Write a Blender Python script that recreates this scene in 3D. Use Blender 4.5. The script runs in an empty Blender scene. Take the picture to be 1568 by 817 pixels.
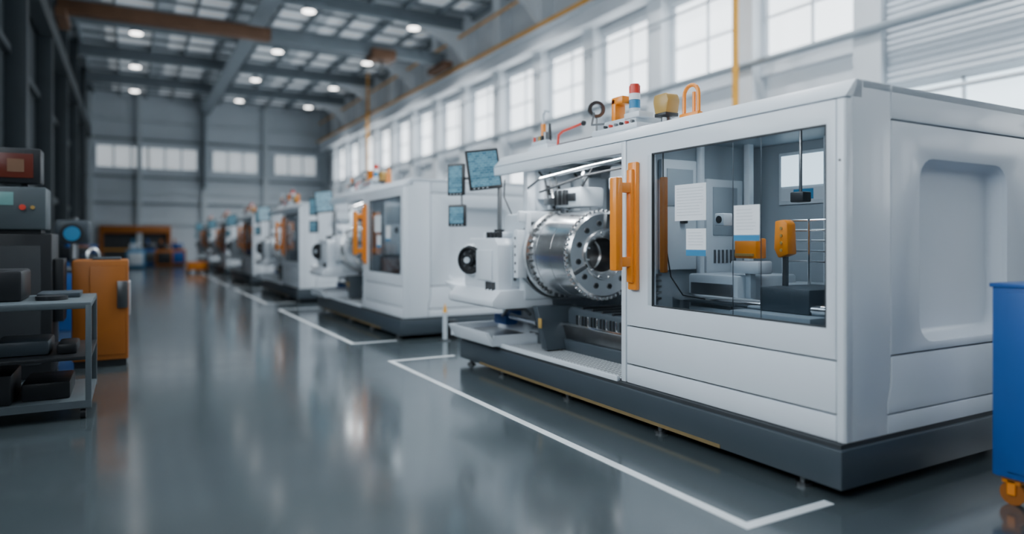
import bpy, bmesh, math, random
from mathutils import Matrix, Vector
random.seed(4)
D=bpy.data
# ------------------------------------------------------------ materials
def mat(name,col,rough=.5,metal=0,noise=0,nscale=8,coat=0,bump=0,emit=None,es=0,alpha=None,stretch=None,rvar=0,aniso=0):
    m=D.materials.new(name); m.use_nodes=True
    nt=m.node_tree; b=nt.nodes['Principled BSDF']
    b.inputs['Base Color'].default_value=(*col,1)
    b.inputs['Roughness'].default_value=rough
    b.inputs['Metallic'].default_value=metal
    b.inputs['Coat Weight'].default_value=coat
    b.inputs['Coat Roughness'].default_value=.08
    b.inputs['Anisotropic'].default_value=aniso
    if emit:
        b.inputs['Emission Color'].default_value=(*emit,1); b.inputs['Emission Strength'].default_value=es
    if noise or bump or rvar:
        tc=nt.nodes.new('ShaderNodeTexCoord'); mp=nt.nodes.new('ShaderNodeMapping')
        nt.links.new(tc.outputs['Object'],mp.inputs[0])
        if stretch: mp.inputs['Scale'].default_value=stretch
        n=nt.nodes.new('ShaderNodeTexNoise'); n.inputs['Scale'].default_value=nscale; n.inputs['Detail'].default_value=4
        nt.links.new(mp.outputs[0],n.inputs['Vector'])
        if noise:
            r=nt.nodes.new('ShaderNodeMapRange'); r.inputs[3].default_value=1-noise; r.inputs[4].default_value=1+noise
            nt.links.new(n.outputs[0],r.inputs[0])
            mx=nt.nodes.new('ShaderNodeVectorMath'); mx.operation='SCALE'; mx.inputs[0].default_value=col
            nt.links.new(r.outputs[0],mx.inputs['Scale']); nt.links.new(mx.outputs[0],b.inputs['Base Color'])
        if rvar:
            r2=nt.nodes.new('ShaderNodeMapRange'); r2.inputs[3].default_value=max(0.02,rough-rvar); r2.inputs[4].default_value=rough+rvar
            nt.links.new(n.outputs[0],r2.inputs[0]); nt.links.new(r2.outputs[0],b.inputs['Roughness'])
        if bump:
            bp=nt.nodes.new('ShaderNodeBump'); bp.inputs['Strength'].default_value=bump; bp.inputs['Distance'].default_value=.01
            nt.links.new(n.outputs[0],bp.inputs['Height']); nt.links.new(bp.outputs[0],b.inputs['Normal'])
    return m
WHITE=mat('powder_white',(.73,.785,.84),.34,noise=.02,nscale=3,coat=.2)
WHITE2=mat('powder_light_grey',(.57,.63,.68),.42,noise=.04,nscale=3)
GREY=mat('interior_grey',(.29,.34,.38),.45,noise=.08,nscale=4)
DGREY=mat('base_slate',(.044,.060,.074),.42,noise=.08,nscale=4)
BLACK=mat('black_plastic',(.015,.017,.02),.4,noise=.1)
SEAM=mat('seam_dark',(.03,.035,.04),.6,noise=.1)
ORANGE=mat('orange_enamel',(.90,.27,.012),.36,noise=.04,coat=.3)
ORANGED=mat('orange_cabinet_paint',(.34,.105,.010),.45,noise=.12,nscale=3)
YEL=mat('crane_yellow',(.80,.38,.03),.5,noise=.08)
RUST=mat('crane_rust_orange',(.17,.085,.045),.6,noise=.3,nscale=2)
STEEL=mat('turned_steel',(.88,.88,.88),.22,1,noise=.05,nscale=6,stretch=(1,30,1),rvar=.06,aniso=.3)
STEELD=mat('dark_steel',(.22,.23,.24),.35,1,noise=.2,nscale=10)
CHROME=mat('ground_steel',(.88,.88,.88),.15,1,noise=.05)
BLUE=mat('blue_enamel',(.008,.085,.32),.4,noise=.05,coat=.2)
BLUEL=mat('blue_label',(.03,.22,.42),.5,noise=.05)
RED=mat('red_plastic',(.65,.05,.03),.4,noise=.05)
PAPER=mat('paper',(.84,.87,.90),.8,noise=.03)
PRINT=mat('paper_print',(.45,.50,.53),.8,noise=.1)
AMBER=mat('amber_plastic',(.45,.28,.08),.35,noise=.1)
STRIP=mat('brass_strip',(.20,.14,.06),.5,noise=.2)
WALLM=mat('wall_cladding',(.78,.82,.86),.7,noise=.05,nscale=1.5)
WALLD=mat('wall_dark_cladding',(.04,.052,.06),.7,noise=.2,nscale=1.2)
WALLB=mat('wall_back_cladding',(.54,.60,.65),.7,noise=.06,nscale=1.0)
CEIL=mat('ceiling_sheet',(.68,.73,.77),.7,noise=.10,nscale=1.0)
BEAM=mat('steel_beam_grey',(.20,.24,.27),.55,noise=.12,nscale=2)
BEAML=mat('steel_beam_light',(.76,.80,.84),.5,noise=.06,nscale=2)
BEAMW=mat('steel_beam_mid',(.50,.56,.60),.5,noise=.06,nscale=2)
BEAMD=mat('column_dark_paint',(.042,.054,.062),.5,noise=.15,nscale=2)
PIPE=mat('pipe_grey',(.34,.39,.43),.4,.3,noise=.1)
LINEM=mat('line_paint',(.74,.78,.80),.35,noise=.10,nscale=12)
CARTM=mat('cart_grey_paint',(.10,.125,.14),.4,noise=.1)
BOXM=mat('control_box_grey',(.075,.095,.105),.4,noise=.1)
LAMP=mat('lamp_lens',(1,1,1),.5,noise=.01,emit=(1,.98,.95),es=7)
SKYFILL=mat('skylight_sheet',(.8,.85,.9),.5,noise=.01,emit=(.86,.94,1),es=4.2)  # glow for added ceiling sheets out of view, lighting the near machines
SKYD=mat('skylight_sheet_dim',(.8,.85,.9),.5,noise=.05,nscale=2,emit=(.88,.95,1),es=.20)
PANEB=mat('window_daylight_dim',(.8,.85,.9),.3,noise=.01,emit=(.88,.95,1),es=.45)
PANE=mat('window_daylight',(.8,.85,.9),.3,noise=.01,emit=(.90,.96,1),es=2.8)
PANEFILL=mat('window_daylight_west',(.8,.85,.9),.3,noise=.01,emit=(.85,.935,1),es=7.5)  # glow for added, unseen left-wall panes that light the machine fronts
PANE2=mat('window_daylight_bright',(.8,.85,.9),.3,noise=.01,emit=(.72,.90,1),es=2.4)
STRIPL=mat('led_strip',(1,1,1),.3,noise=.01,emit=(.93,.98,1),es=8)
DISP=mat('display_orange',(.05,.01,.01),.3,noise=.1,emit=(.30,.07,.03),es=.12)
GREEN=mat('display_green',(.1,.2,.2),.3,noise=.1,emit=(.2,.45,.45),es=.2)
def screen():
    m=D.materials.new('monitor_screen'); m.use_nodes=True; nt=m.node_tree; b=nt.nodes['Principled BSDF']
    tc=nt.nodes.new('ShaderNodeTexCoord'); br=nt.nodes.new('ShaderNodeTexBrick')
    br.inputs['Color1'].default_value=(.04,.11,.16,1); br.inputs['Color2'].default_value=(.09,.21,.28,1); br.inputs['Mortar'].default_value=(.28,.42,.48,1)
    br.inputs['Scale'].default_value=9; br.inputs['Mortar Size'].default_value=.008; br.inputs['Bias'].default_value=0
    mp=nt.nodes.new('ShaderNodeMapping'); mp.inputs['Rotation'].default_value=(math.pi/2,0,0)
    nt.links.new(tc.outputs['Object'],mp.inputs[0]); nt.links.new(mp.outputs[0],br.inputs['Vector'])
    nt.links.new(br.outputs[0],b.inputs['Emission Color']); b.inputs['Emission Strength'].default_value=.7
    nt.links.new(br.outputs[0],b.inputs['Base Color']); b.inputs['Roughness'].default_value=.15
    return m
SCREEN=screen()
def glass(name,tint,fac):
    m=D.materials.new(name); m.use_nodes=True; nt=m.node_tree; nt.nodes.clear()
    o=nt.nodes.new('ShaderNodeOutputMaterial'); mx=nt.nodes.new('ShaderNodeMixShader')
    t=nt.nodes.new('ShaderNodeBsdfTransparent'); t.inputs[0].default_value=(*tint,1)
    g=nt.nodes.new('ShaderNodeBsdfGlossy'); g.inputs['Roughness'].default_value=.02
    lw=nt.nodes.new('ShaderNodeLayerWeight'); lw.inputs[0].default_value=.5
    p=nt.nodes.new('ShaderNodeMath'); p.operation='POWER'; p.inputs[1].default_value=4
    a=nt.nodes.new('ShaderNodeMath'); a.operation='MULTIPLY_ADD'; a.inputs[1].default_value=.8; a.inputs[2].default_value=fac
    nt.links.new(lw.outputs['Facing'],p.inputs[0]); nt.links.new(p.outputs[0],a.inputs[0]); nt.links.new(a.outputs[0],mx.inputs[0])
    nt.links.new(t.outputs[0],mx.inputs[1]); nt.links.new(g.outputs[0],mx.inputs[2]); nt.links.new(mx.outputs[0],o.inputs[0])
    return m
GLASS=glass('tinted_safety_glass',(.80,.84,.87),.05)
def floor_mat():
    m=D.materials.new('epoxy_floor'); m.use_nodes=True; nt=m.node_tree; b=nt.nodes['Principled BSDF']
    tc=nt.nodes.new('ShaderNodeTexCoord')
    n=nt.nodes.new('ShaderNodeTexNoise'); n.inputs['Scale'].default_value=.35; n.inputs['Detail'].default_value=6
    n2=nt.nodes.new('ShaderNodeTexNoise'); n2.inputs['Scale'].default_value=2.2; n2.inputs['Detail'].default_value=8
    nt.links.new(tc.outputs['Object'],n.inputs['Vector']); nt.links.new(tc.outputs['Object'],n2.inputs['Vector'])
    cr=nt.nodes.new('ShaderNodeValToRGB'); cr.color_ramp.elements[0].position=.3; cr.color_ramp.elements[1].position=.7
    cr.color_ramp.elements[0].color=(.052,.068,.075,1); cr.color_ramp.elements[1].color=(.075,.095,.104,1)
    nt.links.new(n.outputs[0],cr.inputs[0]); nt.links.new(cr.outputs[0],b.inputs['Base Color'])
    r=nt.nodes.new('ShaderNodeMapRange'); r.inputs[3].default_value=.10; r.inputs[4].default_value=.20
    nt.links.new(n2.outputs[0],r.inputs[0]); nt.links.new(r.outputs[0],b.inputs['Roughness'])
    bp=nt.nodes.new('ShaderNodeBump'); bp.inputs['Strength'].default_value=.04; bp.inputs['Distance'].default_value=.01
    nt.links.new(n2.outputs[0],bp.inputs['Height']); nt.links.new(bp.outputs[0],b.inputs['Normal'])
    b.inputs['Specular IOR Level'].default_value=1.0
    b.inputs['Coat Weight'].default_value=.35; b.inputs['Coat Roughness'].default_value=.12
    return m
FLOOR=floor_mat()
def perf():
    m=D.materials.new('perforated_plate'); m.use_nodes=True; nt=m.node_tree; b=nt.nodes['Principled BSDF']
    tc=nt.nodes.new('ShaderNodeTexCoord'); v=nt.nodes.new('ShaderNodeTexVoronoi'); v.voronoi_dimensions='2D'; v.inputs['Scale'].default_value=19; v.inputs['Randomness'].default_value=0
    cr=nt.nodes.new('ShaderNodeValToRGB'); cr.color_ramp.elements[0].position=.36; cr.color_ramp.elements[1].position=.40
    cr.color_ramp.elements[0].color=(.015,.018,.02,1); cr.color_ramp.elements[1].color=(.72,.76,.79,1)
    nt.links.new(tc.outputs['Object'],v.inputs['Vector'])
    nt.links.new(v.outputs['Distance'],cr.inputs[0]); nt.links.new(cr.outputs[0],b.inputs['Base Color']); b.inputs['Roughness'].default_value=.4
    return m
PERF=perf()
# ------------------------------------------------------------ builder
class B:
    def __init__(s,name): s.name=name; s.bm=bmesh.new(); s.mats=[]
    def mi(s,m):
        if m not in s.mats: s.mats.append(m)
        return s.mats.index(m)
    def add(s,t,m,M=None):
        if M is not None: bmesh.ops.transform(t,matrix=M,verts=t.verts)
        i=s.mi(m)
        for f in t.faces: f.material_index=i
        me=D.meshes.new('t'); t.to_mesh(me); t.free(); s.bm.from_mesh(me); D.meshes.remove(me); return s
    def box(s,x0,x1,y0,y1,z0,z1,m,b=0,M=None):
        t=bmesh.new(); bmesh.ops.create_cube(t,size=1)
        bmesh.ops.scale(t,vec=(abs(x1-x0),abs(y1-y0),abs(z1-z0)),verts=t.verts)
        bmesh.ops.translate(t,vec=((x0+x1)/2,(y0+y1)/2,(z0+z1)/2),verts=t.verts)
        if b: bmesh.ops.bevel(t,geom=t.edges[:],offset=b,segments=2,affect='EDGES',profile=.5)
        return s.add(t,m,M)
    def cyl(s,p0,p1,r,m,r2=None,n=24,b=0):
        p0=Vector(p0);p1=Vector(p1); d=p1-p0
        t=bmesh.new(); bmesh.ops.create_cone(t,cap_ends=True,segments=n,radius1=r,radius2=r if r2 is None else r2,depth=d.length)
        M=Matrix.Translation((p0+p1)/2)@d.to_track_quat('Z','Y').to_matrix().to_4x4()
        return s.add(t,m,M)
    def sph(s,c,r,m,sc=(1,1,1)):
        t=bmesh.new(); bmesh.ops.create_uvsphere(t,u_segments=16,v_segments=10,radius=r)
        return s.add(t,m,Matrix.Translation(c)@Matrix.Diagonal((*sc,1)))
    def tube(s,pts,r,m,n=10):
        for a,b in zip(pts,pts[1:]): s.cyl(a,b,r,m,n=n)
        for p in pts[1:-1]: s.sph(p,r,m)
        return s
    def rev(s,prof,o,axis,m,n=64):
        t=bmesh.new(); rings=[]
        for r,h in prof:
            rings.append([t.verts.new((r*math.cos(2*math.pi*i/n),r*math.sin(2*math.pi*i/n),h)) for i in range(n)])
        for a,b in zip(rings,rings[1:]):
            for i in range(n): t.faces.new((a[i],a[(i+1)%n],b[(i+1)%n],b[i]))
        bmesh.ops.remove_doubles(t,verts=t.verts,dist=1e-6); bmesh.ops.recalc_face_normals(t,faces=t.faces)
        M=Matrix.Translation(o)@Vector(axis).to_track_quat('Z','Y').to_matrix().to_4x4()
        return s.add(t,m,M)
    def loft(s,rings,m,cap=True):
        t=bmesh.new(); vs=[[t.verts.new(p) for p in r] for r in rings]; n=len(vs[0])
        for a,b in zip(vs,vs[1:]):
            for i in range(n): t.faces.new((a[i],a[(i+1)%n],b[(i+1)%n],b[i]))
        if cap: t.faces.new(vs[-1])
        bmesh.ops.recalc_face_normals(t,faces=t.faces)
        return s.add(t,m)
    def prism(s,pts,d,m,fn,b=0):
        t=bmesh.new(); lo=[t.verts.new((a,c,0)) for a,c in pts]; hi=[t.verts.new((a,c,d)) for a,c in pts]
        t.faces.new(lo[::-1]); t.faces.new(hi); n=len(pts)
        for i in range(n): t.faces.new((lo[i],lo[(i+1)%n],hi[(i+1)%n],hi[i]))
        if b: bmesh.ops.bevel(t,geom=t.edges[:],offset=b,segments=2,affect='EDGES',profile=.5)
        for v in t.verts: v.co=Vector(fn(*v.co))
        bmesh.ops.recalc_face_normals(t,faces=t.faces)
        return s.add(t,m)
    def plate(s,outer,holes,d,m,fn,b=.004):
        cu=D.curves.new('c','CURVE'); cu.dimensions='2D'; cu.fill_mode='BOTH'
        for pts in [outer]+holes:
            sp=cu.splines.new('POLY'); sp.points.add(len(pts)-1); sp.use_cyclic_u=True
            for p,q in zip(sp.points,pts): p.co=(q[0],q[1],0,1)
        cu.extrude=d/2-b; cu.bevel_depth=b; cu.bevel_resolution=1; cu.offset=-b
        ob=D.objects.new('c',cu); bpy.context.scene.collection.objects.link(ob)
        dg=bpy.context.evaluated_depsgraph_get(); me=D.meshes.new_from_object(ob.evaluated_get(dg))
        t=bmesh.new(); t.from_mesh(me); D.objects.remove(ob); D.curves.remove(cu); D.meshes.remove(me)
        bmesh.ops.remove_doubles(t,verts=t.verts,dist=1e-5)
        for v in t.verts: v.co=Vector(fn(*v.co))
        bmesh.ops.recalc_face_normals(t,faces=t.faces)
        return s.add(t,m)
    def done(s,parent=None,loc=(0,0,0),rot=(0,0,0)):
        me=D.meshes.new(s.name); s.bm.to_mesh(me); s.bm.free()
        for m in s.mats: me.materials.append(m)
        for p in me.polygons: p.use_smooth=True
        me.set_sharp_from_angle(angle=math.radians(32))
        o=D.objects.new(s.name,me); bpy.context.scene.collection.objects.link(o)
        o.location=loc; o.rotation_euler=rot
        if parent: o.parent=parent
        return o
def empty(name,loc=(0,0,0)):
    e=D.objects.new(name,None); e.location=loc; e.empty_display_size=.2; bpy.context.scene.collection.objects.link(e); return e
def rrect(x0,x1,y0,y1,r,n=5):
    out=[]
    for cx,cy,a in ((x1-r,y1-r,0),(x0+r,y1-r,90),(x0+r,y0+r,180),(x1-r,y0+r,270)):
        for i in range(n+1):
            t=math.radians(a+90*i/n); out.append((cx+r*math.cos(t),cy+r*math.sin(t)))
    return out
FX=lambda x:(lambda a,b,c:(x+c,a,b))
FY=lambda y:(lambda a,b,c:(a,y+c,b))
def area(name,loc,rot,sx,sy,pw,parent=None,col=(.93,.97,1)):
    l=D.lights.new(name,'AREA'); l.shape='RECTANGLE'; l.size=sx; l.size_y=sy; l.energy=pw; l.color=col
    o=D.objects.new(name,l); bpy.context.scene.collection.objects.link(o); o.location=loc; o.rotation_euler=rot
    if parent: o.parent=parent
    return o

# ------------------------------------------------------------ CNC lathe (local: x into machine, y along hall, z up)
L=empty('cnc_lathe',(3.6,2.5,0))
b=B('base')
b.box(-.06,2.3,-.02,5.15,.07,.30,DGREY,.012)
b.box(-.04,2.28,0,5.13,.30,.325,SEAM)
b.box(-.064,-.058,.9,4.6,.075,.10,STRIP)
for y in (.3,1.6,2.9,4.2,5.0):
    for x in (.03,2.1):
        b.cyl((x,y,0),(x,y,.02),.05,STEELD); b.cyl((x,y,.02),(x,y,.09),.025,STEELD)
b.done(L)
b=B('enclosure')
b.box(0,.04,.06,1.985,.328,.476,WHITE,.006)
b.box(0,.04,.06,1.985,.488,.792,WHITE,.006)
b.box(.042,.05,.06,2.0,.33,.97,SEAM)
b.prism([(0,.055),(0,.012),(.012,0),(.07,0),(.07,.055)],2.0,WHITE,lambda a,c,z:(a,c,.328+z),.003)
b.box(-.004,.10,1.997,2.055,.328,2.33,WHITE,.006)
b.box(.05,.06,1.9,2.05,.33,2.33,SEAM)
b.box(0,.08,2.06,4.42,2.235,2.33,WHITE,.006)
b.prism([(0,2.338),(.10,2.45),(.16,2.45),(.16,2.338)],4.42,WHITE,lambda a,z,c:(a,c,z),.004)
b.box(.16,2.2,.0,4.42,2.40,2.45,WHITE,.004)
b.prism([(2.2,2.45),(2.3,2.35),(2.3,2.30),(2.2,2.30)],4.42,WHITE,lambda a,z,c:(a,c,z),.004)
b.plate([(.07,.33),(.07,2.33),(.16,2.44),(2.2,2.44),(2.28,2.34),(2.28,.33)],[rrect(.70,1.84,.86,2.06,.17)],.03,SEAM,FY(.066),.002)
b.plate([(.062,.328),(.062,2.34),(.11,2.448),(.434,2.448),(.434,.62),(.40,.52),(.40,.328)],[],.05,WHITE,FY(.025))
b.plate([(.445,.805),(.445,2.235),(2.29,2.235),(2.29,.805)],[rrect(.74,1.80,.86,2.02,.15)],.05,WHITE,FY(.025),.008)
b.plate([(.445,2.245),(.445,2.448),(2.2,2.448),(2.29,2.345),(2.29,2.245)],[],.05,WHITE,FY(.025))
b.plate([(.445,.62),(.445,.794),(2.29,.794),(2.29,.45),(.412,.45),(.412,.52)],[],.05,WHITE,FY(.025))
b.plate([(.412,.328),(.412,.440),(2.29,.440),(2.29,.328)],[],.05,WHITE,FY(.025))
b.box(2.25,2.3,0.06,4.42,.328,2.33,WHITE2,.004)
b.box(.06,1.5,2.0,2.03,.33,2.40,GREY)
b.cyl((-.002,.035,1.97),(.01,.035,1.97),.008,BLACK)
b.done(L)
b=B('recess_pan')
def rg(i,y,r): return [(a,y,c) for a,c in rrect(.735+i,1.805-i,.855+i,2.025-i,r)]
b.loft([rg(0,.012,.155),rg(0.004,.03,.15),rg(.03,.085,.13),rg(.05,.105,.11),rg(.075,.112,.09)],WHITE)
b.done(L)
b=B('sliding_door')
b.plate([(.062,.803),(1.985,.803),(1.985,2.328),(.062,2.328)],[[(.125,.985),(1.675,.985),(1.675,2.19),(.125,2.19)]],.045,WHITE,FX(.022),.005)
for yy in (.128,1.672): b.box(-.001,.02,yy-.005,yy+.005,.985,2.19,SEAM)
for zz in (.988,2.187): b.box(-.001,.02,.125,1.675,zz-.005,zz+.005,SEAM)
b.box(-.004,.0,1.683,1.72,.99,2.18,WHITE2,.001)
b.done(L)
b=B('door_glass'); b.box(.012,.018,.127,1.673,.987,2.188,GLASS)
b.done(L)
b=B('glass_mullions')
for yy in (.62,.86): b.box(.019,.022,yy-.003,yy+.003,.99,2.185,STEELD)
b.done(L)
b=B('door_handle')
b.box(-.04,.0,1.82,1.93,1.10,2.14,ORANGE,.012)
b.box(-.07,-.03,1.84,1.91,1.16,2.08,ORANGE,.012)
b.box(-.225,-.155,1.84,1.93,1.26,2.01,ORANGE,.014)
for z in (1.33,1.93):
    b.box(-.17,-.03,1.85,1.915,z-.04,z+.04,ORANGE,.01)
b.box(.035,.075,1.57,1.625,1.25,2.0,ORANGED,.008)  # added bar behind the glass, stands in for the grip's reflection
b.done(L)
b=B('notice_sheets')
def sheet(y0,y1,z0,z1,band):
    b.box(.007,.0095,y0,y1,z0,z1,PAPER)
    n=int((z1-z0)/.024)
    for i in range(n-1):
        zz=z1-.03-i*.022
        if zz<z0+band+.02: break
        b.box(.0062,.007,y0+.02+random.random()*.05,y1-.02,zz-.0025,zz,PRINT)
    if band: b.box(.006,.007,y0,y1,z0,z0+band,BLUEL)
sheet(1.10,1.42,1.65,1.92,0); sheet(1.10,1.30,1.39,1.59,.045); sheet(.62,.84,1.50,1.74,.04)
b.done(L)
b=B('interior_cabin')
b.box(1.5,1.53,.17,2.0,.33,2.40,GREY)
b.box(.08,1.5,.152,.17,.33,2.40,GREY)
b.box(.06,1.5,.17,2.0,.70,.88,DGREY)
b.box(.06,1.5,.17,2.0,2.36,2.395,GREY)
b.box(1.48,1.5,1.15,1.68,1.82,2.28,WHITE2,.004)
b.box(1.474,1.48,1.18,1.65,1.98,2.25,PANE2); b.box(1.474,1.48,1.18,1.65,1.85,1.96,WHITE2)
b.box(1.472,1.474,1.32,1.52,1.86,1.95,BLUEL)
for x,y,w in ((1.35,1.02,.05),(1.35,1.12,.03),(1.2,1.80,.06),(.75,1.93,.05)):
    b.box(x,x+w,y-w/2,y+w/2,.88,2.36,WHITE2,.004)
b.box(.35,.75,1.95,2.0,1.25,2.2,WHITE2,.01); b.box(.85,1.30,1.93,2.0,1.1,2.05,WHITE2,.01)
b.box(.55,.60,1.90,1.95,1.65,1.75,BLACK,.005)
b.box(.92,1.22,1.92,1.93,1.55,1.98,GREY,.004); b.box(.40,.70,1.94,1.95,1.80,2.12,GREY,.004)
for i in range(5): b.box(.30,.31+.05,1.965,1.99,1.0+i*.05,1.02+i*.05,STEELD)
for i in range(6): b.box(.93+i*.05,.95+i*.05,1.915,1.93,1.30,1.42,STEELD,.003)
b.cyl((.55,.18,1.02),(.55,1.98,1.02),.04,CHROME); b.cyl((.9,.18,1.0),(.9,1.98,1.0),.045,STEEL)
b.box(.35,1.2,.5,1.2,.88,.98,GREY,.01); b.box(.5,1.1,.62,1.05,.98,1.16,DGREY,.015)
b.box(1.1,1.48,.18,1.98,.88,1.15,WHITE2,.01); b.box(1.05,1.1,.18,1.98,1.10,1.13,STEELD)
b.box(.6,1.3,1.35,1.9,.88,1.22,WHITE2,.02); b.box(.58,.6,1.4,1.85,.95,1.15,STEELD,.004)
b.tube([(.3,1.88,2.3),(.3,1.88,1.6),(.35,1.84,1.2),(.4,1.75,1.05),(.45,1.55,1.03)],.006,BLACK)
b.box(.5,.6,1.40,1.50,1.62,1.72,WHITE2,.01); b.cyl((.495,1.45,1.67),(.5,1.45,1.67),.03,BLACK)
b.box(.9,1.0,.98,1.10,1.80,1.88,BLACK,.01); b.cyl((.95,1.04,1.88),(.95,1.04,2.36),.012,STEELD)
b.done(L)
b=B('guard_rail')
for z in (1.34,1.42,1.50,1.58,1.66): b.cyl((1.0,.55,z),(1.0,1.24,z),.009,CHROME,n=8)
for y in (.55,.78,1.0,1.24): b.cyl((1.0,y,.88),(1.0,y,1.67),.013,CHROME,n=8)
b.done(L)
b=B('tool_carrier')
b.box(.66,.78,1.22,1.44,1.36,1.52,ORANGE,.012); b.box(.64,.66,1.24,1.42,1.38,1.40,AMBER); b.box(.64,.80,1.18,1.46,1.24,1.34,WHITE,.012)
b.box(.69,.75,1.30,1.36,.95,1.24,WHITE2,.006); b.cyl((.72,1.33,1.52),(.72,1.33,1.62),.02,CHROME)
b.prism([(.94,1.40),(.95,1.63),(.98,1.66),(1.06,1.65),(1.07,1.44),(1.03,1.37)],.10,ORANGE,lambda a,z,c:(.68+c,a,z),.01)
for i in range(4): b.cyl((.675,1.0,1.43+i*.055),(.68,1.0,1.43+i*.055),.012,AMBER,n=12)
b.box(.72,.75,.99,1.02,.95,1.38,STEELD)
b.box(.35,.62,.20,.34,.95,1.30,BLACK,.02)
b.done(L)
b=B('cabin_light'); b.box(.35,.39,.8,1.15,2.345,2.358,STRIPL); b.done(L)
# ------ work area
b=B('work_area_shell')
b.box(1.5,1.55,2.03,4.42,.33,2.40,WHITE2)
b.box(.42,1.5,4.34,4.40,.33,2.40,WHITE2,.004)
b.box(.10,1.5,2.06,4.34,2.36,2.395,WHITE2)
b.box(.40,.50,4.28,4.40,.33,2.36,WHITE,.01)
for y in (2.6,3.2,3.8): b.box(.12,1.4,y-.02,y+.02,2.30,2.36,STEELD,.004)
b.box(.55,.95,4.20,4.34,1.98,2.20,WHITE,.015); b.box(.60,.78,4.18,4.2,2.03,2.14,BLACK,.004); b.box(.64,.74,4.17,4.18,2.05,2.12,WHITE2)
b.box(1.0,1.4,4.1,4.34,1.85,2.25,WHITE2,.02)
b.box(.5,1.45,4.05,4.34,1.78,1.84,WHITE,.01)
for i in range(7): b.box(.52+.05*i,.55+.05*i,4.0,4.05,1.86,1.96,STEELD if i%2 else WHITE2,.003)
for i,x in enumerate((.55,.62,.70,1.05,1.12,1.25)):
    b.tube([(x,4.28,2.3),(x,4.15,2.2),(x+.03,4.1,1.9-.05*(i%3))],.012,(BLACK,CHROME,STEELD)[i%3])
b.tube([(.30,2.15,2.25),(.3,3.0,2.22),(.34,3.9,2.18),(.36,4.2,2.1)],.018,CHROME)
b.tube([(.42,2.15,2.2),(.42,3.2,2.16),(.45,4.1,2.05)],.012,BLACK)
b.box(.9,1.5,2.06,3.4,1.9,2.3,WHITE2,.02); b.box(.85,.9,2.2,3.2,1.95,2.02,STEELD,.004)
b.box(.45,.75,3.3,3.75,1.86,2.06,WHITE2,.02); b.box(.42,.45,3.38,3.50,1.92,2.0,BLACK,.004); b.box(.5,.7,3.75,4.1,1.9,1.98,STEELD,.01)
for i in range(5): b.box(.40,.45,3.52+i*.045,3.545+i*.045,1.88,2.04,STEELD if i%2 else BLACK,.003)
b.box(.6,.66,3.45,3.51,2.06,2.3,CHROME,.004); b.box(.5,1.2,2.5,2.9,2.0,2.12,WHITE2,.02); b.cyl((.55,2.6,2.0),(.55,2.6,1.88),.05,STEELD); b.cyl((.7,2.8,2.0),(.7,2.8,1.9),.04,BLACK)
b.tube([(.5,3.1,2.3),(.47,3.2,2.15),(.5,3.35,2.05)],.01,BLACK)
b.done(L)
b=B('spindle_chuck')
cx,cz=.53,1.36; F=3.0; o=(cx,F,cz); K=1.06
prof=[(.0,.30),(.16,.30),(.16,.02),(.18,.0),(.225,-.03),(.235,-.03),(.24,0),(.385,0),(.40,.015),(.405,.02),(.405,.05),(.425,.055),(.425,.30),(.421,.302),(.421,.308),(.425,.31),(.425,.58),(.421,.582),(.421,.588),(.425,.59),(.425,.66),(.40,.665),(.40,.72),(.45,.74),(.45,.79),(.30,.81),(0,.81)]
b.rev([(r*K,h) for r,h in prof],o,(0,1,0),STEEL,96)
b.rev([(.158*K,.28),(.158*K,.03)],o,(0,1,0),BLACK,48)
for i in range(12):
    a=2*math.pi*i/12+.2
    for r,rad in ((.32,.030),(.215,.010)):
        px,pz=cx+r*math.cos(a),cz+r*math.sin(a)
        b.cyl((px,F-(.006 if r>.25 else .033),pz),(px,F+.01,pz),rad,CHROME if r<.25 else STEELD,n=16)
        if r>.25: b.cyl((px,F-.012,pz),(px,F,pz),rad*.7,BLACK,n=16)
for i in range(52):
    a=2*math.pi*i/52
    M=Matrix.Translation((cx,0,cz))@Matrix.Rotation(a,4,'Y')
    b.box(.42,.456,F+.018,F+.05,-.012,.012,CHROME,.002,M)
for i in range(40):
    a=2*math.pi*i/40
    M=Matrix.Translation((cx,0,cz))@Matrix.Rotation(a,4,'Y')
    b.box(.42,.472,F+.67,F+.71,-.014,.014,STEELD,.003,M)
for i in range(3):
    a=2*math.pi*i/3+.6
    M=Matrix.Translation((cx,0,cz))@Matrix.Rotation(a,4,'Y')
    b.box(.26,.41,F-.025,F+.005,-.02,.02,STEELD,.004,M)
b.done(L)
b=B('headstock')
b.box(.12,1.35,3.88,4.34,.85,1.80,WHITE2,.04)
b.rev([(.30,-.12),(.48,-.12),(.49,-.10),(.49,.05),(.30,.05)],(cx,3.96,cz),(0,1,0),STEELD,64)
b.box(.0,.13,3.82,3.92,1.10,1.62,WHITE,.02)
for i in range(5): b.cyl((-.005,3.87,1.17+i*.09),(.01,3.87,1.17+i*.09),.016,STEELD,n=12)
b.box(.02,.5,3.82,3.88,1.70,1.82,WHITE,.02); b.box(.1,.16,3.80,3.84,1.45,1.80,WHITE,.01)
b.prism([(4.0,.95),(4.0,1.46),(4.08,1.53),(4.72,1.53),(4.85,1.44),(4.85,.98),(4.8,.95)],.46,WHITE,lambda a,z,c:(-.14+c,a,z),.02)
b.box(-.16,-.13,4.12,4.5,1.06,1.40,WHITE,.012)
b.box(-.02,.3,4.15,4.6,1.53,1.60,WHITE,.02)
for i in range(4): b.box(-.06,-.02,4.12+i*.09,4.17+i*.09,1.53,1.60,BLACK,.004)
b.box(.02,.28,3.985,4.0,1.0,1.42,WHITE2,.005)
for z in (1.08,1.2,1.32): b.cyl((.06,3.98,z),(.06,3.99,z),.02,STEELD,n=12); b.cyl((.22,3.98,z),(.22,3.99,z),.02,STEELD,n=12)
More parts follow.
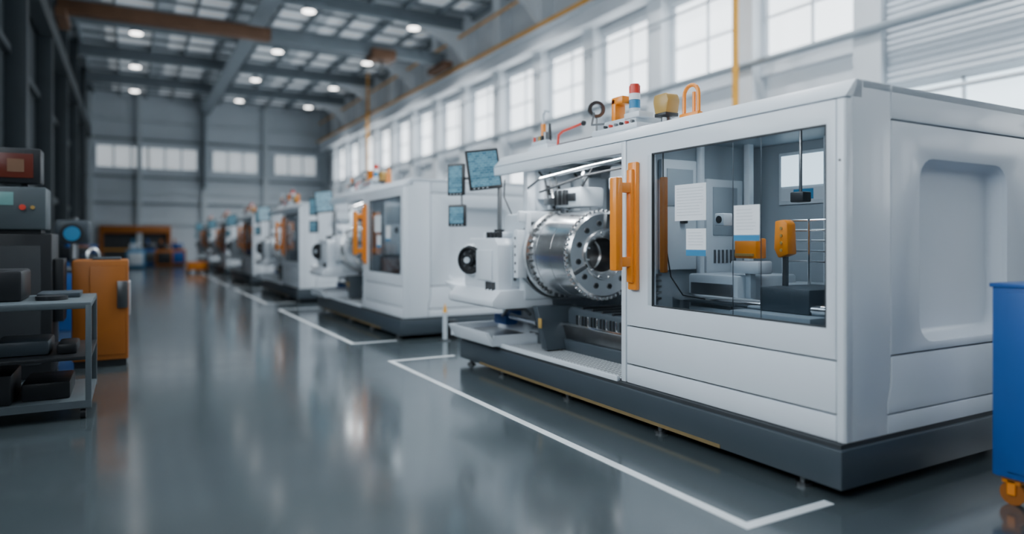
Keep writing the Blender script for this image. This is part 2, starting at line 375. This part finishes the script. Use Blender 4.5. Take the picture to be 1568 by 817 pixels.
for y in (4.08,4.16,4.24): b.cyl((-.15,y,.90),(-.15,y,1.05),.022,STEELD,n=12)
b.prism([(-.26,.80),(-.26,.86),(-.16,.97),(.5,.97),(.5,.77),(-.18,.77)],1.15,WHITE,lambda a,z,c:(a,3.9+c,z),.015)
b.prism([(5.05,.86),(5.32,.98),(5.33,1.0),(5.05,.97)],.25,WHITE,lambda a,z,c:(-.18+c,a,z),.006)
b.done(L)
b=B('hand_wheel')
ax=Vector((-.85,-.52,0)).normalized(); o=Vector((-.14,4.62,1.28))
b.rev([(.0,0),(.15,0),(.165,.02),(.165,.07),(.14,.09),(.125,.06),(.06,.055),(.06,.10),(.045,.115),(0,.115)],o,ax,BLACK,48)
b.rev([(.166,.03),(.170,.035),(.170,.05),(.166,.055)],o,ax,CHROME,48)
q=ax.to_track_quat('Z','Y')
for i in range(8):
    a=2*math.pi*i/8; p=o+q@Vector((.098*math.cos(a),.098*math.sin(a),.058)); b.cyl(p,p+ax*.012,.016,CHROME,n=12)
b.cyl(o+ax*.11,o+ax*.135,.035,WHITE2,n=20)
b.rev([(.17,-.02),(.19,-.02),(.19,.02),(.17,.03)],o,ax,WHITE,48)
b.done(L)
b=B('lathe_bed')
b.box(.0,.42,2.06,4.75,.325,.345,PERF)
b.box(-.045,-.02,2.06,5.1,.325,.37,WHITE,.004)
b.box(.42,1.45,2.06,4.35,.33,.46,DGREY,.01)
b.box(.45,.62,2.06,3.75,.46,.60,STEELD,.01); b.box(1.0,1.2,2.06,4.3,.46,.60,STEELD,.01)
b.box(.44,.50,2.1,3.7,.60,.63,CHROME,.004)
b.prism([(2.06,.60),(2.06,.74),(3.55,.80),(3.6,.76),(3.6,.60)],.55,DGREY,lambda a,z,c:(.50+c,a,z),.01)
for i in range(26): b.box(.485,.505,2.12+i*.052,2.14+i*.052,.61,.72,CHROME if i%3==0 else BLACK,.002)
for i in range(7): b.box(.50,1.05,2.3+i*.17,2.33+i*.17,.745+i*.007,.77+i*.007,BLACK,.003)
b.prism([(3.52,.36),(3.62,.36),(3.82,.80),(3.72,.80)],.5,DGREY,lambda a,z,c:(.18+c,a,z),.01)
b.box(.17,.185,3.62,3.68,.58,.68,AMBER,.003)
b.tube([(.2,3.9,.7),(.25,4.1,.74),(.2,4.4,.72),(.3,4.7,.6)],.02,STEELD); b.tube([(.3,3.9,.6),(.3,4.5,.62)],.035,CHROME)
b.prism([(-.24,.50),(-.16,.345),(.42,.345),(.5,.50),(.46,.50),(.38,.38),(-.12,.38),(-.2,.50)],1.0,WHITE,lambda a,z,c:(a,4.10+c,z),.004)
b.box(-.2,.46,5.07,5.10,.36,.50,WHITE); b.box(-.13,.40,4.11,4.14,.36,.46,WHITE)
b.box(-.15,.4,4.14,5.07,.40,.43,STEELD)
b.box(.5,1.9,4.45,5.1,.33,1.2,WHITE2,.02); b.box(.48,.5,4.6,4.95,.6,1.0,BLUE,.01)
b.box(.28,.45,4.6,4.9,.50,.62,BLUE,.02)
b.done(L)
def monitor(nm,loc,w,h,rz,roll,tilt):
    b=B(nm); b.box(-w/2,w/2,-.02,.03,-h/2,h/2,BLACK,.012); b.box(-w/2+.025,w/2-.025,-.023,-.02,-h/2+.035,h/2-.03,SCREEN)
    b.box(-.05,.05,.03,.07,-.06,.06,BLACK,.01)
    for i in range(4): b.box(-w/2+.04+i*.05,-w/2+.06+i*.05,-.022,-.02,-h/2+.012,-h/2+.022,WHITE2)
    return b.done(L,loc,(tilt,roll,rz))
monitor('control_monitor',(-.10,4.42,2.31),.38,.46,math.radians(-18),math.radians(-7),math.radians(-6))
monitor('aux_monitor',(-.20,4.95,2.23),.24,.38,math.radians(-62),0,0)
monitor('pendant_display',(-.20,4.92,1.80),.24,.26,math.radians(-58),0,0)
b=B('monitor_arm')
b.cyl((.08,4.38,1.60),(.08,4.38,2.25),.022,STEELD); b.cyl((.12,4.42,1.6),(.12,4.42,2.1),.012,BLACK)
b.tube([(.08,4.38,2.22),(.0,4.6,2.24),(-.14,4.9,2.24)],.018,STEELD); b.tube([(.08,4.38,2.28),(-.05,4.48,2.31)],.02,STEELD)
b.tube([(-.14,4.93,2.24),(-.13,4.93,1.80)],.012,STEELD); b.cyl((.08,4.38,1.59),(.08,4.38,1.63),.06,BLACK)
b.tube([(.16,4.4,2.2),(.13,4.36,2.0),(.2,4.3,1.8),(.16,4.3,1.6)],.008,BLACK)
b.done(L)
b=B('signal_tower')
b.cyl((.3,2.25,2.57),(.3,2.25,2.62),.04,STEELD)
for z0,z1,m in ((2.62,2.67,WHITE2),(2.67,2.74,BLUEL),(2.745,2.80,PAPER),(2.80,2.87,RED)): b.cyl((.3,2.25,z0),(.3,2.25,z1),.05,m,n=32)
b.cyl((.3,2.25,2.87),(.3,2.25,2.885),.042,RED)
b.done(L)
b=B('roof_valve_unit')
b.box(.1,.55,1.98,2.62,2.45,2.50,WHITE,.008); b.box(.15,.5,2.05,2.5,2.50,2.57,WHITE2,.01); b.box(.14,.3,2.0,2.2,2.55,2.60,WHITE,.006)
for i in range(6): b.cyl((.12,2.08+i*.075,2.52),(.15,2.08+i*.075,2.52),.014,(STEELD,RED,BLACK)[i%3],n=12)
b.box(.2,.32,2.40,2.46,2.57,2.78,ORANGE,.012); b.box(.2,.32,2.30,2.46,2.72,2.79,ORANGE,.012)
b.tube([(.16,2.5,2.56),(.16,2.7,2.58),(.2,2.72,2.7)],.01,STEELD)
b.rev([(.05,-.02),(.08,-.02),(.085,0),(.08,.02),(.05,.02),(.045,0),(.05,-.02)],(.25,2.75,2.74),(-.4,-1,0),STEELD,32); b.cyl((.25,2.75,2.45),(.25,2.75,2.68),.01,STEELD)
b.done(L)
b=B('beacon_lamp')
b.cyl((.3,1.84,2.45),(.3,1.84,2.55),.045,STEELD); b.prism([(1.77,2.55),(1.745,2.66),(1.77,2.72),(1.92,2.72),(1.935,2.66),(1.91,2.55)],.14,AMBER,lambda a,z,c:(.23+c,a,z),.02)
b.box(.23,.37,1.77,1.91,2.53,2.56,BLACK,.005)
b.done(L)
b=B('lifting_hoop')
pts=[(.3,1.63,2.45),(.3,1.63,2.66)]+[(.3,1.55+.08*math.cos(a),2.66+.08*math.sin(a)) for a in [math.pi*i/8 for i in range(1,8)]]+[(.3,1.47,2.66),(.3,1.47,2.45)]
b.tube(pts,.016,ORANGE,12); b.box(.27,.33,1.45,1.66,2.45,2.52,ORANGE,.01); b.cyl((.3,1.52,2.5),(.3,1.52,2.68),.014,ORANGE)
b.done(L)
b=B('roof_fluid_fittings')
b.box(.2,.5,3.55,3.95,2.45,2.52,WHITE,.01); b.box(.22,.4,3.6,3.9,2.52,2.57,WHITE2,.008)
b.tube([(.3,3.78,2.55),(.3,3.78,2.86),(.3,3.74,2.90),(.3,3.68,2.88)],.014,WHITE2); b.cyl((.3,3.78,2.56),(.3,3.78,2.76),.028,ORANGE)
b.cyl((.28,3.62,2.56),(.28,3.62,2.74),.022,BLACK,.012); b.cyl((.28,3.70,2.56),(.28,3.70,2.66),.03,STEELD)
for i in range(4): b.cyl((.24,3.86-i*.05,2.56),(.24,3.86-i*.05,2.62),.016,(RED,STEELD,AMBER,BLACK)[i])
b.tube([(.3,3.5,2.46),(.3,3.48,2.60),(.3,3.40,2.63),(.3,3.05,2.66)],.014,RED); b.sph((.3,3.03,2.66),.028,BLACK)
b.tube([(.3,3.5,2.5),(.3,2.8,2.5)],.012,STEELD)
b.done(L)
area('cabin_lamp',(.45,1.05,2.33),(0,math.radians(-15),0),.08,1.3,13,L)
area('work_lamp',(.32,3.2,2.29),(0,math.radians(-5),0),.08,1.8,24,L)  # added fill light without a fitting, brightens the work area

kids=[c for c in L.children]
for k in range(1,6):
    e=empty('cnc_lathe',(3.6,2.5+7.3*k,0))
    for c in kids:
        if c.type=='LIGHT' and k>2: continue
        n=c.copy(); n.parent=e; bpy.context.scene.collection.objects.link(n)

# ------------------------------------------------------------ room
Y0,Y1,XL,XR,H=-12,50,-2.6,12.7,11
b=B('floor'); b.box(XL-.2,XR+.2,Y0,Y1,-.1,0,FLOOR); b.done()
b=B('ceiling'); b.box(XL-.2,XR+.2,Y0,Y1,H,H+.2,CEIL)
for y in range(-3,48,6):
    for x in ((-1.0,1.6,4.7,7.4,10.0) if y>11 else (1.6,4.7)): b.box(x,x+1.9,y+.6,y+4.4,H-.05,H-.01,SKYD if y>11 else SKYFILL)  # the strong near sheets are added fill, out of view
b.done()
b=B('trim_4')
x=XL+.6
while x<XR:
    b.box(x-.05,x+.05,Y0,Y1,H-.3,H-.06,BEAM); x+=1.45
y=Y0+1.5
while y<Y1: b.box(XL,XR,y-.04,y+.04,H-.18,H-.06,BEAM); y+=1.5
for y in range(-10,50,6):
    b.box(XL,XR,y-.15,y+.15,H-.75,H-.62,BEAM); b.box(XL,XR,y-.03,y+.03,H-.62,H-.2,BEAM); b.box(XL,XR,y-.15,y+.15,H-.3,H-.2,BEAM)
    b.prism([(12.15,8.9),(12.15,10.3),(8.8,10.3),(10.6,10.05),(11.7,9.5)],.16,BEAML,lambda a,z,c:(a,y-.08+c,z))
b.box(4.15,4.5,Y0,Y1,10.0,10.35,BEAM)
b.box(4.0,4.65,Y0,Y1,9.96,10.0,BEAM)
b.done()
b=B('high_bay_lamps')
for y in range(-6,48,6):
    for x in (.2,5.6,9.6):
        b.cyl((x,y+1,9.75),(x,y+1,9.95),.26,BEAM,.14); b.cyl((x,y+1,9.72),(x,y+1,9.75),.22,LAMP); b.cyl((x,y+1,9.95),(x,y+1,H-.76),.015,BEAM,n=6)
b.done()
for y in range(6,48,6):
    l=D.lights.new('high_bay_spot','SPOT'); l.energy=1500; l.spot_size=math.radians(130); l.spot_blend=.7; l.shadow_soft_size=.26; l.color=(.93,.97,1)
    for x in (5.6,9.6):
        o=D.objects.new('high_bay_spot',l); bpy.context.scene.collection.objects.link(o); o.location=(x,y+1,9.70)
b=B('wall_right'); b.box(XR,XR+.2,Y0,Y1,0,H,WALLM)
b.done()
b=B('wall_back'); b.box(XL-.2,XR+.2,Y1,Y1+.2,0,H,WALLB); b.done()
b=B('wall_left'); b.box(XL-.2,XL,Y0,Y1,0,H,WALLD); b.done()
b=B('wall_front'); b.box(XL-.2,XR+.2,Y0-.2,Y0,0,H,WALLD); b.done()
b=B('trim_1')
y=-10
while y<Y1:
    b.box(12.25,XR,y-.2,y+.2,0,H,BEAML,.01); b.box(12.15,12.25,y-.28,y+.28,0,H,BEAML,.01); y+=3
for z in (2.3,4.5,5.35,7.85,8.9): b.box(12.5,XR,Y0,Y1,z-.12,z+.12,BEAML)
for z in (1.1,6.55): b.box(12.62,XR,Y0,Y1,z-.03,z+.03,BEAML)
b.box(11.95,12.05,Y0,Y1,7.95,8.5,BEAML); b.box(11.75,12.2,Y0,Y1,8.45,8.52,BEAML); b.box(11.75,12.2,Y0,Y1,7.9,7.97,BEAML); b.box(11.8,11.95,Y0,Y1,8.52,8.70,YEL)
b.box(11.9,11.95,Y0,Y1,9.9,9.98,YEL)
b.cyl((12.1,Y0,5.45),(12.1,Y1,5.45),.08,PIPE); b.cyl((12.1,Y0,4.1),(12.1,Y1,4.1),.04,BEAML); b.cyl((12.05,Y0,7.2),(12.05,Y1,7.2),.03,PIPE)
for y in (10.75,37.5): b.cyl((11.66,y,0),(11.66,y,H-.1),.07,YEL)
b.done()
k=1; y=-10
while y<Y1-3:
    b=B('window_%d'%k); k+=1
    shut=(4.9<y+1.5<8)
    for z0,z1,m in ((2.5,4.35,PANE2 if shut else PANE),(5.55,7.7,PANE)):
        if shut and z0>5: continue
        b.box(12.64,12.69,y+.32,y+2.68,z0,z1,m)
        for yy in (y+.32,y+1.5,y+2.68): b.box(12.58,12.66,yy-.03,yy+.03,z0,z1,WALLM)
        for zz in (z0,z1): b.box(12.58,12.66,y+.32,y+2.68,zz-.04,zz+.04,WALLM)
    b.done(); y+=3
b=B('roller_shutter')
for i in range(30): 
    z=4.45+i*.12; b.prism([(12.43,z),(12.47,z+.118),(12.5,z+.118),(12.5,z)],2.5,WHITE,lambda a,zz,c:(a,5.3+c,zz))
b.done()
b=B('trim_2')
for y in range(-10,50,6):
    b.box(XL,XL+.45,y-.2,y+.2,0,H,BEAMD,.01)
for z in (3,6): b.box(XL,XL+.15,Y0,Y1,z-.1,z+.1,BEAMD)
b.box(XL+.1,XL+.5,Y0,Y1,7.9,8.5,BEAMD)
b.done()
for i,y in enumerate((-3.3,-.3,2.7,5.7,8.7)):  # added glowing panes, out of view, to brighten the machine fronts
    b=B('window_%d'%(40+i)); b.box(XL+.01,XL+.05,y,y+2.6,3.4,7.6,PANEFILL)
    for yy in (y,y+1.3,y+2.6): b.box(XL+.0,XL+.09,yy-.04,yy+.04,3.4,7.6,WALLM)
    for zz in (3.4,4.8,6.2,7.6): b.box(XL+.0,XL+.09,y,y+2.6,zz-.04,zz+.04,WALLM)
    b.done()
b=B('trim_3')
for z in (2.6,3.9,4.6,5.6,8.0,9.2): b.box(XL,XR,Y1-.12,Y1,z-.07,z+.07,BEAM if z in(5.6,8.0,3.9) else BEAMW)
for x in (XL+.4,.5,4.3,8.2,XR-.4): b.box(x-.15,x+.15,Y1-.3,Y1,0,H,BEAMW)
b.cyl((4.3,Y1-.5,5),(4.3,Y1-.5,10.1),.14,BEAM)
b.done()
for i,x in enumerate((-1.9,1.0,4.8,8.8)):
    b=B('window_%d'%(60+i)); b.box(x,x+2.9,Y1-.06,Y1-.01,6.2,7.5,PANEB)
    for xx in (x,x+.97,x+1.94,x+2.9): b.box(xx-.05,xx+.05,Y1-.09,Y1,6.2,7.5,BEAMW)
    b.done()
b=B('door_1')
b.box(-1.7,2.3,Y1-.35,Y1-.02,2.0,2.45,ORANGED,.02); b.box(-1.5,2.1,Y1-.1,Y1-.01,0,2.0,SEAM)
for x in (-1.7,2.1): b.box(x,x+.2,Y1-.35,Y1-.02,0,2.0,ORANGED)
b.box(-1.5,2.1,Y1-.16,Y1-.1,.9,.98,YEL)
b.done()
b=B('bridge_crane')
b.box(-2.1,4.6,26.7,27.1,9.0,9.45,RUST,.02); b.box(4.6,11.7,26.7,27.1,9.0,9.45,BEAM,.02); b.box(8.4,9.4,26.4,27.3,8.8,9.2,RUST,.03)
b.cyl((8.9,26.8,8.3),(8.9,26.8,8.8),.05,STEELD); b.box(11.3,11.7,26,27.8,8.71,8.95,RUST); b.box(-2.1,-1.8,26,27.8,8.69,8.95,RUST)
b.done()
for k in range(6):
    ya,yb=2.5+7.3*k,8.2+7.3*k
    b=B('floor_marking'); b.box(2.80,2.865,ya,yb,0,.003,LINEM); b.box(2.865,3.5,ya-.0,ya+.065,0,.003,LINEM); b.box(2.865,3.7,yb-.065,yb,0,.003,LINEM); b.done()
# ------------------------------------------------------------ blue tool cabinet (right foreground)
T=empty('blue_tool_cabinet',(4.32,1.2,0))
b=B('body'); b.box(0,.75,0,.88,.16,1.25,BLUE,.012); b.box(-.015,.0,.02,.80,.20,1.21,BLUE,.006); b.box(.02,.73,-.01,0,.3,.7,BLUE,.01); b.box(-.01,.76,-.01,.89,1.235,1.26,BLUE,.006)
b.done(T)
b=B('castors')
for x in (.08,.67):
    for y in (.1,.8): b.cyl((x-.025,y,.065),(x+.025,y,.065),.065,ORANGED); b.box(x-.04,x+.04,y-.05,y+.05,.12,.165,ORANGE,.008); b.box(x-.04,x-.028,y-.02,y+.02,.06,.14,ORANGE); b.box(x+.028,x+.04,y-.02,y+.02,.06,.14,ORANGE)
b.done(T)
# ------------------------------------------------------------ left cart
T=empty('workshop_cart',(-1.35,6.77,0))
b=B('frame')
for x in (.02,1.04):
    for y in (.02,1.1): b.box(x-.022,x+.022,y-.022,y+.022,.09,.96,CARTM,.004)
b.box(0,1.06,0,1.12,.93,.985,CARTM,.01)
for z in (.12,.50): b.box(0,1.06,0,1.12,z,z+.03,CARTM if z<.2 else BLACK,.005)
b.box(0,1.06,-.005,.01,.10,.16,CARTM); b.done(T)
b=B('castors')
for x in (.05,1.0):
    for y in (.06,1.06): b.cyl((x-.02,y,.045),(x+.02,y,.045),.045,BLACK); b.box(x-.025,x+.025,y-.03,y+.03,.085,.12,STEELD)
b.done(T)
b=B('stored_parts'); b.box(.1,.5,.1,.7,.15,.40,BLACK,.02); b.box(.55,.9,.2,.8,.15,.30,BLACK,.02); b.box(.35,.75,.2,.7,.53,.66,DGREY,.03); b.box(.80,.95,.2,.6,.53,.62,BLACK,.02)
b.cyl((.75,.4,.985),(.75,.4,1.02),.12,BLACK); b.box(.1,.55,.3,.9,.985,1.25,BLACK,.03); b.cyl((.30,.5,1.25),(.3,.5,1.45),.07,BLACK); b.box(.62,.95,.6,1.0,.985,1.03,DGREY,.01)
b.done(T)
T=empty('control_cabinet',(-1.75,9.0,0))
b=B('body'); b.box(0,1.0,0,.8,0,1.58,BLACK,.02); b.box(.1,.9,-.01,0,.15,1.45,SEAM,.008); b.box(1.0,1.1,.1,.5,.6,1.3,BLACK,.01)
b.box(.2,.95,-.05,.45,1.62,2.08,BOXM,.02); b.box(.25,.90,.0,.4,1.58,1.62,BLACK)
b.box(.42,.66,-.06,-.05,1.88,2.02,GREEN,.003); b.cyl((.74,-.08,1.86),(.74,-.05,1.86),.03,RED); b.cyl((.83,-.07,1.86),(.83,-.05,1.86),.02,AMBER); b.box(.25,.38,-.06,-.05,1.88,2.02,DGREY)
b.box(.1,.16,.2,.26,1.58,2.2,STEELD); b.box(.7,.76,.2,.26,2.08,2.2,STEELD)
b.box(.2,.9,.0,.3,2.12,2.50,BLACK,.02); b.box(.27,.83,-.01,.0,2.18,2.44,DISP,.004); b.cyl((.43,-.02,2.31),(.43,-.01,2.31),.07,RUST); b.box(.6,.75,-.02,-.01,2.24,2.38,RUST)
b.done(T)
T=empty('orange_cabinet',(-.60,9.45,0))
b=B('body'); b.box(0,.58,0,.65,.08,1.27,ORANGED,.02); b.box(.02,.56,.02,.63,0,.08,BLACK); b.box(.18,.55,-.012,0,.14,1.2,ORANGED,.01); b.box(.58,.60,.1,.5,.6,1.0,WHITE2,.006)
b.box(.46,.575,-.05,-.012,.70,1.02,STEELD,.01); b.box(.2,.5,.1,.5,1.27,1.30,DGREY,.01); b.box(.22,.25,-.03,-.012,.6,.75,BLACK,.003)
b.done(T)
T=empty('bench_drill_press',(-1.3,13.5,0))
b=B('body'); b.box(0,.9,0,.8,0,.95,BLUE,.02); b.box(.2,.75,.1,.6,.95,1.05,STEELD,.01); b.cyl((.45,.5,1.05),(.45,.5,1.9),.06,STEELD); b.box(.2,.7,.05,.65,1.45,1.85,DGREY,.05)
b.cyl((.45,-.02,1.62),(.45,.06,1.62),.17,BLACK); b.cyl((.45,-.03,1.62),(.45,-.02,1.62),.12,BLUEL); b.cyl((.45,.2,1.2),(.45,.2,1.45),.035,CHROME); b.rev([(.10,-.015),(.14,0),(.10,.015),(.10,-.015)],(.74,.2,1.25),(1,-1,0),CHROME,32)
b.done(T)
T=empty('orange_pallet_box',(2.3,35,0))
b=B('body'); b.box(0,.9,0,.7,.12,.5,ORANGE,.03); b.box(.05,.85,.05,.65,.5,.53,ORANGED,.01)
for x in (.02,.4,.78): b.box(x,x+.1,0,.7,0,.12,BLACK)
b.done(T)
for nm,x,y,m1,m2 in (('blue_parts_washer',-.2,42,BLUEL,WHITE2),('orange_grinder',1.2,43,ORANGED,BLACK),('blue_compressor',.6,46,BLUE,STEELD),('grinding_station',2.0,45,ORANGED,BLUE),('blue_bench_press',-1.6,19,BLUE,BLACK),('tool_rack',-1.9,25,DGREY,ORANGED),('tool_rack',-1.9,31,DGREY,BLUE)):
    T=empty(nm,(x,y,0)); b=B('body')
    b.box(0,.9,0,.8,.08,1.0,m1,.03); b.box(.1,.8,.1,.7,0,.08,BLACK); b.box(.1,.8,-.02,0,.2,.85,m2,.01); b.box(.15,.75,.2,.7,1.0,1.35,m2,.04); b.cyl((.3,.3,1.35),(.3,.3,1.6),.06,m1); b.cyl((.62,.18,1.18),(.62,.2,1.18),.08,CHROME)
    b.done(T)
T=empty('marker_post',(4.15,9.5,0)); b=B('post'); b.cyl((0,0,0),(0,0,.02),.08,STEELD); b.cyl((0,0,.02),(0,0,.42),.035,WHITE2); b.cyl((0,0,.42),(0,0,.55),.035,YEL,.008); b.box(.06,.2,-.04,.06,0,.3,BLACK,.02); b.done(T)

# ------------------------------------------------------------ world + camera
w=D.worlds.new('World'); bpy.context.scene.world=w; w.use_nodes=True
w.node_tree.nodes['Background'].inputs[0].default_value=(.6,.72,.85,1); w.node_tree.nodes['Background'].inputs[1].default_value=.3
cam=D.cameras.new('camera'); co=D.objects.new('camera',cam); bpy.context.scene.collection.objects.link(co)
co.location=(0,0,1.5); co.rotation_euler=(math.pi/2,0,-math.radians(29.2))
cam.lens=24; cam.sensor_width=36; cam.shift_y=-.0255; cam.clip_end=200
cam.dof.use_dof=True; cam.dof.focus_distance=5.4; cam.dof.aperture_fstop=.42
bpy.context.scene.camera=co
